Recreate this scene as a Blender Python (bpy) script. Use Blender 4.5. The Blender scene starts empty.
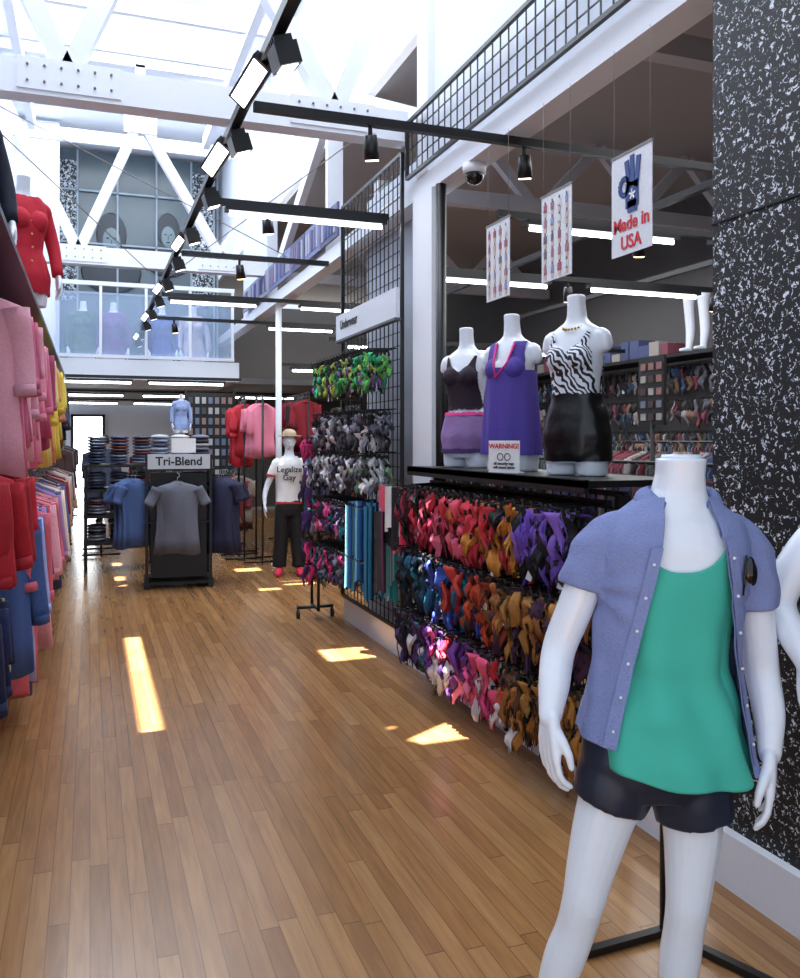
import bpy, bmesh, math, random
from mathutils import Vector, Matrix, noise
random.seed(7)
R=math.radians
sc=bpy.context.scene
def C(r,g,b):
    o=[]
    for v in (r,g,b):
        v=v/255
        o.append(v/12.92 if v<=.04045 else ((v+.055)/1.055)**2.4)
    return (o[0],o[1],o[2],1)
# ---------------------------------------------------------------- materials
def newmat(name):
    m=bpy.data.materials.new(name); m.use_nodes=True
    nt=m.node_tree; b=nt.nodes['Principled BSDF']
    return m,nt,b
def mat(name,col,rough=.5,metal=0,coat=0,bump=0,bscale=40,spec=.5):
    m,nt,b=newmat(name)
    b.inputs['Base Color'].default_value=col
    b.inputs['Roughness'].default_value=rough
    b.inputs['Metallic'].default_value=metal
    b.inputs['Coat Weight'].default_value=coat
    b.inputs['Specular IOR Level'].default_value=spec
    tc=nt.nodes.new('ShaderNodeTexCoord'); n=nt.nodes.new('ShaderNodeTexNoise')
    n.inputs['Scale'].default_value=bscale; nt.links.new(tc.outputs['Object'],n.inputs['Vector'])
    mx=nt.nodes.new('ShaderNodeMix'); mx.data_type='RGBA'; mx.blend_type='MULTIPLY'
    mx.inputs[0].default_value=.12 if bump else .05
    mx.inputs[6].default_value=col; nt.links.new(n.outputs['Fac'],mx.inputs[7]); nt.links.new(mx.outputs[2],b.inputs['Base Color'])
    if bump:
        bp=nt.nodes.new('ShaderNodeBump'); bp.inputs['Strength'].default_value=bump; bp.inputs['Distance'].default_value=.01
        nt.links.new(n.outputs['Fac'],bp.inputs['Height']); nt.links.new(bp.outputs['Normal'],b.inputs['Normal'])
    return m
def vmat(name,rough=.8,bump=.3,bscale=60):
    m,nt,b=newmat(name)
    a=nt.nodes.new('ShaderNodeVertexColor'); a.layer_name='Col'
    tc=nt.nodes.new('ShaderNodeTexCoord'); n=nt.nodes.new('ShaderNodeTexNoise')
    n.inputs['Scale'].default_value=bscale; nt.links.new(tc.outputs['Object'],n.inputs['Vector'])
    mx=nt.nodes.new('ShaderNodeMix'); mx.data_type='RGBA'; mx.blend_type='MULTIPLY'; mx.inputs[0].default_value=.2
    nt.links.new(a.outputs['Color'],mx.inputs[6]); nt.links.new(n.outputs['Fac'],mx.inputs[7])
    nt.links.new(mx.outputs[2],b.inputs['Base Color'])
    bp=nt.nodes.new('ShaderNodeBump'); bp.inputs['Strength'].default_value=bump; bp.inputs['Distance'].default_value=.01
    nt.links.new(n.outputs['Fac'],bp.inputs['Height']); nt.links.new(bp.outputs['Normal'],b.inputs['Normal'])
    b.inputs['Roughness'].default_value=rough
    return m
def emat(name,col,s):
    m,nt,b=newmat(name)
    b.inputs['Base Color'].default_value=col
    b.inputs['Emission Color'].default_value=col; b.inputs['Emission Strength'].default_value=s
    return m
def mth(nt,op,a,b=None):
    n=nt.nodes.new('ShaderNodeMath'); n.operation=op
    for i,v in enumerate((a,b)):
        if v is None: continue
        if isinstance(v,(int,float)): n.inputs[i].default_value=v
        else: nt.links.new(v,n.inputs[i])
    return n.outputs[0]
def floor_mat():
    m,nt,b=newmat('oak_planks')
    tc=nt.nodes.new('ShaderNodeTexCoord'); sp=nt.nodes.new('ShaderNodeSeparateXYZ')
    nt.links.new(tc.outputs['Object'],sp.inputs[0]); X,Y=sp.outputs[0],sp.outputs[1]
    xr=mth(nt,'DIVIDE',X,.066); row=mth(nt,'FLOOR',xr); fx=mth(nt,'FRACT',xr)
    w1=nt.nodes.new('ShaderNodeTexWhiteNoise'); w1.noise_dimensions='1D'; nt.links.new(row,w1.inputs['W'])
    yr=mth(nt,'ADD',mth(nt,'DIVIDE',Y,1.25),mth(nt,'MULTIPLY',w1.outputs['Value'],7.3))
    pid=mth(nt,'FLOOR',yr); fy=mth(nt,'FRACT',yr)
    cb=nt.nodes.new('ShaderNodeCombineXYZ'); nt.links.new(row,cb.inputs[0]); nt.links.new(pid,cb.inputs[1])
    w2=nt.nodes.new('ShaderNodeTexWhiteNoise'); w2.noise_dimensions='2D'; nt.links.new(cb.outputs[0],w2.inputs['Vector'])
    rp=nt.nodes.new('ShaderNodeValToRGB'); e=rp.color_ramp.elements
    e[0].position=0; e[0].color=C(143,101,61); e[1].position=1; e[1].color=C(170,127,83)
    k=e.new(.5); k.color=C(158,114,71)
    nt.links.new(w2.outputs['Value'],rp.inputs[0])
    cv=nt.nodes.new('ShaderNodeCombineXYZ')
    nt.links.new(mth(nt,'ADD',mth(nt,'MULTIPLY',X,45),mth(nt,'MULTIPLY',w2.outputs['Value'],40)),cv.inputs[0])
    nt.links.new(mth(nt,'MULTIPLY',Y,3),cv.inputs[1])
    ng=nt.nodes.new('ShaderNodeTexNoise'); ng.inputs['Scale'].default_value=1; ng.inputs['Detail'].default_value=5; ng.inputs['Distortion'].default_value=.6
    nt.links.new(cv.outputs[0],ng.inputs['Vector'])
    gr=nt.nodes.new('ShaderNodeMapRange'); gr.inputs[1].default_value=.3; gr.inputs[2].default_value=.7; gr.inputs[3].default_value=.78; gr.inputs[4].default_value=1.08
    nt.links.new(ng.outputs['Fac'],gr.inputs[0])
    ex=mth(nt,'MINIMUM',fx,mth(nt,'SUBTRACT',1,fx)); ey=mth(nt,'MINIMUM',fy,mth(nt,'SUBTRACT',1,fy))
    s1=mth(nt,'GREATER_THAN',ex,.022); s2=mth(nt,'GREATER_THAN',ey,.002)
    seam=mth(nt,'ADD',mth(nt,'MULTIPLY',mth(nt,'MULTIPLY',s1,s2),.5),.5)
    v=mth(nt,'MULTIPLY',gr.outputs[0],seam)
    hm=nt.nodes.new('ShaderNodeVectorMath'); hm.operation='SCALE'
    nt.links.new(rp.outputs[0],hm.inputs[0]); nt.links.new(v,hm.inputs['Scale'])
    nt.links.new(hm.outputs[0],b.inputs['Base Color'])
    b.inputs['Roughness'].default_value=.23
    bp=nt.nodes.new('ShaderNodeBump'); bp.inputs['Strength'].default_value=.12; bp.inputs['Distance'].default_value=.004
    nt.links.new(seam,bp.inputs['Height']); nt.links.new(bp.outputs['Normal'],b.inputs['Normal'])
    return m
def speckle(name,c0,c1,scale,thr,rough=.6):
    m,nt,b=newmat(name)
    tc=nt.nodes.new('ShaderNodeTexCoord'); n=nt.nodes.new('ShaderNodeTexNoise')
    n.inputs['Scale'].default_value=scale; n.inputs['Detail'].default_value=3; n.inputs['Roughness'].default_value=.7; n.inputs['Distortion'].default_value=.8
    nt.links.new(tc.outputs['Object'],n.inputs['Vector'])
    rp=nt.nodes.new('ShaderNodeValToRGB'); rp.color_ramp.interpolation='CONSTANT'
    e=rp.color_ramp.elements; e[0].color=c0; e[1].position=thr; e[1].color=c1
    nt.links.new(n.outputs['Fac'],rp.inputs[0]); nt.links.new(rp.outputs[0],b.inputs['Base Color'])
    b.inputs['Roughness'].default_value=rough
    return m
def zebra():
    m,nt,b=newmat('zebra_print')
    tc=nt.nodes.new('ShaderNodeTexCoord'); n=nt.nodes.new('ShaderNodeTexWave')
    n.inputs['Scale'].default_value=16; n.inputs['Distortion'].default_value=11; n.inputs['Detail'].default_value=1.5; n.bands_direction='DIAGONAL'
    n.inputs['Detail Scale'].default_value=1.0
    nt.links.new(tc.outputs['Object'],n.inputs['Vector'])
    rp=nt.nodes.new('ShaderNodeValToRGB'); rp.color_ramp.interpolation='CONSTANT'
    e=rp.color_ramp.elements; e[0].color=C(15,15,28); e[1].position=.5; e[1].color=C(225,228,240)
    nt.links.new(n.outputs['Fac'],rp.inputs[0]); nt.links.new(rp.outputs[0],b.inputs['Base Color'])
    return m
WHITE=mat('white_paint',C(230,234,242),.6)
WALLW=mat('wall_paint',C(222,228,240),.8)
BLK=mat('black_metal',C(14,14,16),.4)
BLKM=mat('black_matte',C(20,20,22),.8)
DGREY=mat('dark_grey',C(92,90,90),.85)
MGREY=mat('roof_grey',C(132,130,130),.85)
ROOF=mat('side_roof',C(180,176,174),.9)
GLOSS=mat('mannequin_gloss',C(230,236,246),.28,coat=.4)
FAB=vmat('garment_fabric')
VC=vmat('painted_parts',.6,.02)
TUBE=emat('fluorescent',(.9,.95,1,1),12)
LAMP=emat('lamp_face',(1,.98,.94,1),4)
WARM=emat('warm_bulb',(1,.75,.45,1),6)
SPEK=speckle('composition_speckle',C(8,9,12),C(215,220,230),54,.59)
MURAL=mat('slate_glass',C(84,98,106),.25)
GLASS,_nt,_b=newmat('rail_glass'); _b.inputs['Base Color'].default_value=C(180,205,235); _b.inputs['Roughness'].default_value=.1; _b.inputs['Alpha'].default_value=.3
# ---------------------------------------------------------------- mesh builder
class MB:
    def __init__(s): s.V=[];s.F=[];s.C=[];s.S=[]
    def add(s,vs,fs,col,sm):
        o=len(s.V); s.V+= [tuple(v) for v in vs]
        for f in fs:
            s.F.append([i+o for i in f]); s.C.append(col); s.S.append(sm)
    def box(s,c,d,col=(1,1,1,1),M=None):
        c=Vector(c); vs=[]
        for x in(-.5,.5):
            for y in(-.5,.5):
                for z in(-.5,.5):
                    p=Vector((x*d[0],y*d[1],z*d[2]))
                    if M is not None: p=M@p
                    vs.append(c+p)
        s.add(vs,[(0,1,3,2),(4,6,7,5),(0,4,5,1),(2,3,7,6),(0,2,6,4),(1,5,7,3)],col,False)
    def beam(s,p,q,w,h,col=(1,1,1,1)):
        p=Vector(p);q=Vector(q);d=(q-p);L=d.length
        M=d.to_track_quat('X','Z').to_matrix()
        s.box((p+q)/2,(L,w,h),col,M)
    def loft(s,rings,col=(1,1,1,1),cap=True,closed=True,sm=True):
        n=len(rings[0]); vs=[p for r in rings for p in r]; fs=[]
        m=n if closed else n-1
        for i in range(len(rings)-1):
            for j in range(m):
                k=(j+1)%n
                fs.append((i*n+j,i*n+k,(i+1)*n+k,(i+1)*n+j))
        if cap:
            fs.append(tuple(range(n))[::-1]); fs.append(tuple(range((len(rings)-1)*n,len(rings)*n)))
        s.add(vs,fs,col,sm)
    def tube(s,pts,rad,col=(1,1,1,1),n=8,rnd=False,sub=1,sm=True):
        pts=[Vector(p) for p in pts]
        if not isinstance(rad,(list,tuple)): rad=[rad]*len(pts)
        if sub>1:
            P=[pts[0]*2-pts[1]]+pts+[pts[-1]*2-pts[-2]]; Rr=[rad[0]]+list(rad)+[rad[-1]]
            np_,nr=[],[]
            for i in range(1,len(P)-2):
                for k in range(sub):
                    t=k/sub
                    f=lambda a,b,c,d:.5*((2*b)+(c-a)*t+(2*a-5*b+4*c-d)*t*t+(3*b-a-3*c+d)*t**3)
                    np_.append(f(P[i-1],P[i],P[i+1],P[i+2])); nr.append(f(Rr[i-1],Rr[i],Rr[i+1],Rr[i+2]))
            np_.append(pts[-1]); nr.append(rad[-1]); pts,rad=np_,nr
        if rnd:
            d0=(pts[0]-pts[1]).normalized(); d1=(pts[-1]-pts[-2]).normalized(); a,b=rad[0],rad[-1]
            pts=[pts[0]+d0*a*.92,pts[0]+d0*a*.6]+list(pts)+[pts[-1]+d1*b*.6,pts[-1]+d1*b*.92]
            rad=[a*.35,a*.8]+list(rad)+[b*.8,b*.35]
        rings=[]; up=None
        for i,p in enumerate(pts):
            if i==0:d=pts[1]-p
            elif i==len(pts)-1:d=p-pts[i-1]
            else:d=pts[i+1]-pts[i-1]
            d.normalize()
            if up is None:
                up=Vector((0,0,1)) if abs(d.z)<.9 else Vector((1,0,0))
            u=d.cross(up)
            if u.length<1e-5:u=d.orthogonal()
            u.normalize(); v=u.cross(d).normalized(); up=v
            rings.append([p+u*math.cos(a)*rad[i]+v*math.sin(a)*rad[i] for a in [2*math.pi*k/n for k in range(n)]])
        s.loft(rings,col,True,True,sm)
    def ell(s,c,r,col=(1,1,1,1),n=14,m=8,M=None):
        rings=[]
        for i in range(m+1):
            t=math.pi*(.04+.92*i/m)
            ring=[]
            for k in range(n):
                a=2*math.pi*k/n
                p=Vector((r[0]*math.sin(t)*math.cos(a),r[1]*math.sin(t)*math.sin(a),-r[2]*math.cos(t)))
                if M is not None:p=M@p
                ring.append(Vector(c)+p)
            rings.append(ring)
        s.loft(rings,col)
    def mesh(s,name):
        me=bpy.data.meshes.new(name); me.from_pydata(s.V,[],s.F)
        at=me.color_attributes.new('Col','FLOAT_COLOR','CORNER')
        k=0
        for i,p in enumerate(me.polygons):
            p.use_smooth=s.S[i]
            for _ in range(p.loop_total):
                at.data[k].color=s.C[i]; k+=1
        me.update(); return me
    def obj(s,name,m,parent=None,loc=None):
        return mkobj(name,s.mesh(name),m,parent,loc)
def mkobj(name,me,m=None,parent=None,loc=None):
    o=bpy.data.objects.new(name,me); sc.collection.objects.link(o)
    if m: me.materials.clear(); me.materials.append(m)
    if parent:o.parent=parent
    if loc:o.location=loc
    return o
def grp(name,loc=(0,0,0),rz=0):
    o=bpy.data.objects.new(name,None); sc.collection.objects.link(o); o.location=loc; o.rotation_euler=(0,0,R(rz)); o.empty_display_size=.1
    return o
def text(name,s,size,m,parent,loc,rot,align='CENTER',ext=.001):
    cu=bpy.data.curves.new(name,'FONT'); cu.body=s; cu.size=size; cu.align_x=align; cu.align_y='CENTER'; cu.extrude=ext; cu.offset=size*.02
    cu.materials.append(m); o=bpy.data.objects.new(name,cu); sc.collection.objects.link(o); o.parent=parent; o.location=loc; o.rotation_euler=[R(x) for x in rot]
    return o
def remesh(mb,vox,it=6):
    me=mb.mesh('tmp'); o=mkobj('tmp',me)
    r=o.modifiers.new('r','REMESH'); r.mode='VOXEL'; r.voxel_size=vox
    s=o.modifiers.new('s','SMOOTH'); s.factor=.5; s.iterations=it
    dg=bpy.context.evaluated_depsgraph_get(); dg.update()
    out=bpy.data.meshes.new_from_object(o.evaluated_get(dg))
    bpy.data.objects.remove(o); bpy.data.meshes.remove(me)
    for p in out.polygons:p.use_smooth=True
    return out
def box_obj(name,c,d,m,parent=None):
    b=MB(); b.box(c,d); return b.obj(name,m,parent)
# ---------------------------------------------------------------- ROOM SHELL (x = across shop, y = along shop)
b=MB(); b.box((2.9,11,-.05),(8.4,28.2,.1)); b.obj('floor',floor_mat())
box_obj('wall_left',(-1.15,12.6,3.3),(.1,23,6.6),WALLW)
box_obj('wall_far',(2.9,24.6,3.3),(8.2,.1,6.6),WALLW)
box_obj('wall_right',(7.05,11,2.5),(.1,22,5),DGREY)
g=grp('wall_front_right')
b=MB(); b.box((2.3,.8,3.4),(.2,3.6,6.4)); b.obj('speckled_face',SPEK,g)
b=MB(); b.box((2.197,.8,2.43),(.006,3.6,.006)); b.obj('panel_seam',BLKM,g)
box_obj('baseboard_right',(2.19,3.2,.1),(.06,8.4,.2),WHITE)
box_obj('baseboard_left',(-1.08,12.6,.08),(.04,23,.16),WHITE)
b=MB(); b.box((2.33,4.2,5.05),(.14,3.2,3.1)); b.box((2.33,12.9,5.9),(.14,14.2,1.4)); b.box((2.33,12.4,4.3),(.14,1.9,1.8)); b.obj('wall_upper_right',WALLW)
b=MB(); b.box((2.3,9.3,3.43),(.16,13.4,.14)); b.obj('trim_beam',WHITE)
b=MB(); b.box((2.42,6.65,3.0),(.05,1.6,1.6)); b.box((2.42,6.65,1.1),(.05,1.6,2.2),); b.obj('wall_partition',mat('partition_paint',C(176,182,196),.8))
g=grp('column')
b=MB(); b.box((2.24,5.58,1.68),(.08,.36,3.36)); b.box((2.24,5.58,.12),(.10,.4,.24)); b.obj('shaft',WHITE,g)
b=MB(); b.box((2.3,5.6,4.95),(.18,.2,2.9)); b.obj('upper_post',WHITE,g)
b=MB(); b.tube([(2.245,5.34,.2),(2.245,5.34,3.36)],.036,n=12); b.obj('downpipe',BLK)
b=MB(); b.tube([(2.3,10.9,0),(2.3,10.9,3.36)],.04,n=16); b.tube([(2.3,10.9,0),(2.3,10.9,.02)],.1,n=16); b.obj('white_pole',WHITE)
g=grp('wall_bracing')
b=MB()
for p,q in (((2.32,5.9,4.0),(2.32,8.3,5.1)),((2.32,8.3,5.1),(2.32,10.9,3.9)),((2.32,8.3,3.5),(2.32,8.3,5.1))): b.beam(p,q,.08,.16)
b.obj('braces',WHITE,g)
# roof with added slots, placed so the sun throws its patches on the floor
holes=[(.27,.38,4.80,7.3),(.28,.38,9.9,11.8),(1.65,2.04,6.02,6.36),(1.58,2.04,4.22,4.52),(1.7,2.0,10.5,10.75),(2.05,2.4,9.35,9.6),(1.72,1.95,9.1,9.3)]
ZR=6.65; SA,SB=.15,.28
H=[(h[0]-SA*ZR,h[1]-SA*ZR,h[2]+SB*ZR,h[3]+SB*ZR) for h in holes]
xs=sorted(set([-1.2,2.4]+[v for h in H for v in h[:2]])); ys=sorted(set([-.8,24.6]+[v for h in H for v in h[2:]]))
b=MB()
for i in range(len(xs)-1):
    for j in range(len(ys)-1):
        cx=(xs[i]+xs[i+1])/2; cy=(ys[j]+ys[j+1])/2
        if any(h[0]<cx<h[1] and h[2]<cy<h[3] for h in H): continue
        b.add([(xs[i],ys[j],ZR),(xs[i+1],ys[j],ZR),(xs[i+1],ys[j+1],ZR),(xs[i],ys[j+1],ZR)],[(0,1,2,3)],(1,1,1,1),False)
b.obj('ceiling',WHITE)
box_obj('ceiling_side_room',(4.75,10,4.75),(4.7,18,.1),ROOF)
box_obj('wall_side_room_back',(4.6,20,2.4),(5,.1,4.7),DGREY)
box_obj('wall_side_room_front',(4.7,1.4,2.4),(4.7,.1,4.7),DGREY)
g=grp('skylight_frame'); b=MB()
for y in (9.6,10.6,14): b.box((.55,y,6.3),(3.3,.07,.2))
b.box((-.8,9,6.25),(.1,9,.2)); b.box((1.7,9,6.25),(.1,9,.2))
b.obj('rafters',WHITE,g)
def truss(y,name='roof_truss'):
    g=grp(name); b=MB()
    b.box((.55,y,3.91),(3.28,.16,.22)); b.box((.55,y,6.42),(3.28,.12,.16)); b.box((.6,y,6.0),(.12,.12,.75))
    for p,q in (((-.12,4.0),(.6,5.7)),((1.62,4.0),(.6,5.7)),((-.15,4.0),(-.95,5.7)),((1.66,4.0),(2.12,5.2))):
        b.beam((p[0],y,p[1]),(q[0],y,q[1]),.13,.12)
    b.obj('members',WHITE,g)
    b=MB()
    for cx in (-.12,1.62):
        b.box((cx,y-.086,3.93),(.62,.012,.2))
    b.box((.6,y-.076,5.65),(.4,.012,.3))
    b.obj('gusset_plates',WHITE,g)
    b=MB()
    for cx in (-.12,1.62):
        for i in range(6):
            for z in(3.88,3.98): b.tube([(cx-.25+.1*i,y-.092,z),(cx-.25+.1*i,y-.104,z)],.008,n=8)
    b.obj('bolts',MGREY,g)
truss(5.9); truss(11.3)
TG=mat('truss_grey',C(200,200,205),.7)
for y in (4.2,7.5,12):
    g=grp('side_room_truss'); b=MB()
    b.box((4.7,y,3.95),(4.4,.12,.14))
    for x in (2.9,4.3,5.4): b.beam((x,y,4.0),(x+.6,y,4.62),.08,.1); b.beam((x+1.2,y,4.0),(x+.6,y,4.62),.08,.1)
    b.obj('members',TG,g)
g=grp('tension_cables'); b=MB()
for p,q in (((-1.05,7,4.3),(2.1,9.5,3.7)),((-1.05,6.2,4.1),(.6,9.6,3.45)),((2.1,6.4,4.1),(.9,10.6,3.6))): b.tube([p,q],.005,n=5)
b.obj('wires',MGREY,g)
# mezzanine
g=grp('mezzanine')
b=MB(); b.box((.55,14.6,2.68),(3.3,2.4,.3)); b.obj('slab',WHITE,g)
b=MB(); b.box((.8,13.45,3.35),(2.6,.02,.95)); b.obj('glass_rail',GLASS,g)
b=MB()
for x in (-.5,.15,.8,1.45,2.1): b.box((x,13.42,3.4),(.04,.05,1.1))
b.box((.8,13.42,3.95),(2.65,.06,.06)); b.box((.8,13.42,2.87),(2.65,.06,.05)); b.obj('rail_posts',WHITE,g)
g=grp('window_1')
b=MB(); b.box((.8,15.6,4.7),(2.7,.05,3.8)); b.obj('glass_panes',MURAL,g)
b=MB()
for x in (-.5,-.2,.45,1.1,1.7,2.1): b.box((x,15.55,4.7),(.03,.06,3.8))
for z in (4.15,5.0,5.9): b.box((.8,15.55,z),(2.7,.06,.03))
b.obj('mullions',mat('mullion',C(150,165,178),.6),g)
MS=speckle('mural_speckle',C(30,36,42),C(190,200,210),24,.52)
b=MB(); b.box((-.34,15.56,5.2),(.28,.02,2.4)); b.box((1.9,15.56,5.2),(.4,.02,2.4)); b.obj('speckle_banner',MS,g)
PD=mat('portrait_slate',C(46,54,62),.5); PL=mat('portrait_pale',C(112,128,136),.5)
b=MB()
for (x,z,s) in ((.35,5.15,1),(1.3,5.3,.8)):
    b.ell((x,15.545,z+.03),(.25*s,.012,.38*s),n=24); b.ell((x,15.545,z-.62*s),(.5*s,.010,.38*s),n=24); b.box((x,15.545,z-.3*s),(.14*s,.012,.3*s))
b.obj('banner_figures',PD,g)
b=MB()
for (x,z,s) in ((.35,5.06,1),(1.3,5.21,.8)): b.ell((x,15.535,z),(.15*s,.012,.24*s),n=20)
b.obj('banner_faces',PL,g)
b=MB()
for (x,z,s) in ((.35,5.06,1),(1.3,5.21,.8)):
    for q in(-1,1): b.ell((x+q*.06*s,15.522,z+.05*s),(.028*s,.008,.014*s),n=10,m=5)
    b.ell((x,15.522,z-.12*s),(.045*s,.008,.014*s),n=10,m=5); b.box((x,15.524,z-.03*s),(.014*s,.006,.09*s))
b.obj('banner_features',PD,g)
box_obj('wall_mezzanine_left',(-.8,14.4,4.7),(.7,.1,3.8),WALLW)
box_obj('wall_behind_mezzanine',(.55,15.75,4.7),(3.3,.1,3.8),WALLW)
box_obj('ceiling_rear',(2.9,19.4,2.62),(8,9.9,.1),MGREY)
g=grp('door_1'); b=MB(); b.box((-.05,24.52,1.15),(.75,.04,2.2)); b.obj('daylight_glass',emat('door_daylight',(.9,.96,1,1),7),g)
b=MB()
for x in(-.45,.35): b.box((x,24.5,1.15),(.07,.1,2.3))
b.box((-.05,24.5,2.28),(.87,.1,.07)); b.obj('frame',BLK,g)
# ---------------------------------------------------------------- grids
def grid(name,x,y0,y1,z0,z1,st,t=.007):
    b=MB(); n=int((y1-y0)/st)
    for i in range(n+1): b.box((x,y0+i*st,(z0+z1)/2),(t,t,z1-z0))
    n=int((z1-z0)/st)
    for i in range(n+1): b.box((x+t,(y0+y1)/2,z0+i*st),(t,y1-y0,t))
    for y in (y0,y1): b.box((x,y,(z0+z1)/2),(.025,.025,z1-z0))
    for z in (z0,z1): b.box((x,(y0+y1)/2,z),(.025,y1-y0,.025))
    return b.obj(name,BLK)
grid('gridwall_panel',2.15,5.85,7.42,.22,3.72,.1)
grid('gridwall_panel',2.17,1.6,5.8,3.52,3.92,.1)
grid('gridwall_panel',2.2,3.15,5.25,.22,1.38,.078)
# ---------------------------------------------------------------- lighting hardware
g=grp('track_light_rail'); b=MB(); b.box((.75,9,3.36),(.05,15,.05)); b.obj('track',BLK,g)
bh=MB(); bl=MB()
def orient(nrm,along):
    z=-Vector(nrm).normalized(); y=Vector(along); y=(y-z*y.dot(z)).normalized(); x=y.cross(z)
    return Matrix((x,y,z)).transposed()
y=2.42; ii=0
while y<16:
    M=orient((.3,.1,-.9),(0,1,.1)); c0=Vector((.79,y,3.21))
    bh.tube([(.75,y,3.34),(.78,y,3.27)],.018,n=8)
    bh.box(c0+M@Vector((0,0,.04)),(.10,.15,.09),(1,1,1,1),M)
    for k in range(4): bh.box(c0+M@Vector((0,-.05+.033*k,.10)),(.08,.008,.035),(1,1,1,1),M)
    bl.box(c0+M@Vector((0,0,-.007)),(.07,.11,.004),(1,1,1,1),M)
    if ii<3 or ii%2==0:
        k=1 if ii<3 else .75
        M2=orient((-.55,-.25,-.65),(0,1,0)); c1=Vector((.70,y+.42,3.29))
        bh.box(c1+M2@Vector((0,0,.02)),(.105*k,.34*k,.035),(1,1,1,1),M2)
        bl.box(c1,(.08*k,.30*k,.006),(1,1,1,1),M2)
        bh.tube([(.75,y+.42,3.34),(.71,y+.42,3.31)],.012,n=8)
    y+=1.15; ii+=1
bh.obj('lamp_housings',BLK,g); bl.obj('lamp_faces',LAMP,g)
def bar(y,x0,x1,z,tubes,spots=()):
    g=grp('crossbar_light'); b=MB(); b.box(((x0+x1)/2,y,z),(x1-x0,.045,.045))
    t=MB()
    for (a,c) in tubes:
        b.box(((a+c)/2,y-.02,z-.05),(c-a,.09,.035)); t.tube([(a+.03,y-.02,z-.085),(c-.03,y-.02,z-.085)],.016,n=8)
    w=MB()
    for x in spots:
        b.tube([(x,y,z),(x,y,z-.09)],.012); b.tube([(x,y,z-.07),(x+.02,y+.03,z-.19)],[.035,.045],n=12)
        w.tube([(x+.02,y+.03,z-.19),(x+.021,y+.032,z-.197)],.036,n=12)
    b.obj('bar',BLK,g)
    if tubes:t.obj('tubes',TUBE,g)
    if spots:w.obj('bulbs',WARM,g)
bar(4.3,.78,4.6,3.31,[],(1.4,2.32))
bar(6.1,.78,2.13,3.31,[(.9,2.1)],(1.2,))
bar(7.9,.78,2.15,3.31,[],(1.3,))
bar(10.2,.78,3.5,3.31,[(.85,1.9),(2.4,3.4)])
bar(12.2,.78,3.5,3.31,[(2.4,3.4)],(1.1,))
bar(13.2,-.7,2.2,2.55,[(-.5,.6),(.8,1.95)])
bar(16.5,-.7,4.5,2.52,[(-.5,.6),(.9,2.1),(2.6,3.8)])
bar(20,-.7,4.5,2.52,[(-.5,.6),(.9,2.1)])
bar(5.0,2.5,6.4,3.1,[(2.7,3.9),(4.2,5.4)],(3.6,))
bar(6.6,2.5,6.4,3.05,[(2.6,3.8),(4.2,5.4)],(4.0,5.6))
bar(9.2,2.5,6.4,2.75,[(2.7,3.9),(4.2,5.4)],(3.4,))
bar(12,2.5,6.4,2.7,[(2.7,3.9),(4.2,5.4)])
g=grp('side_room_rail'); b=MB(); b.box((3.6,6,3.2),(.045,8,.045)); b.box((5.2,6,3.2),(.045,8,.045)); b.obj('rails',BLK,g)
g=grp('security_dome_camera'); b=MB(); b.tube([(2.28,4.88,3.36),(2.28,4.88,3.3)],.075,n=20); b.obj('housing',WHITE,g)
b=MB(); b.ell((2.28,4.88,3.29),(.06,.06,.06)); b.obj('dome',mat('dome_black',C(20,20,24),.1),g)
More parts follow.
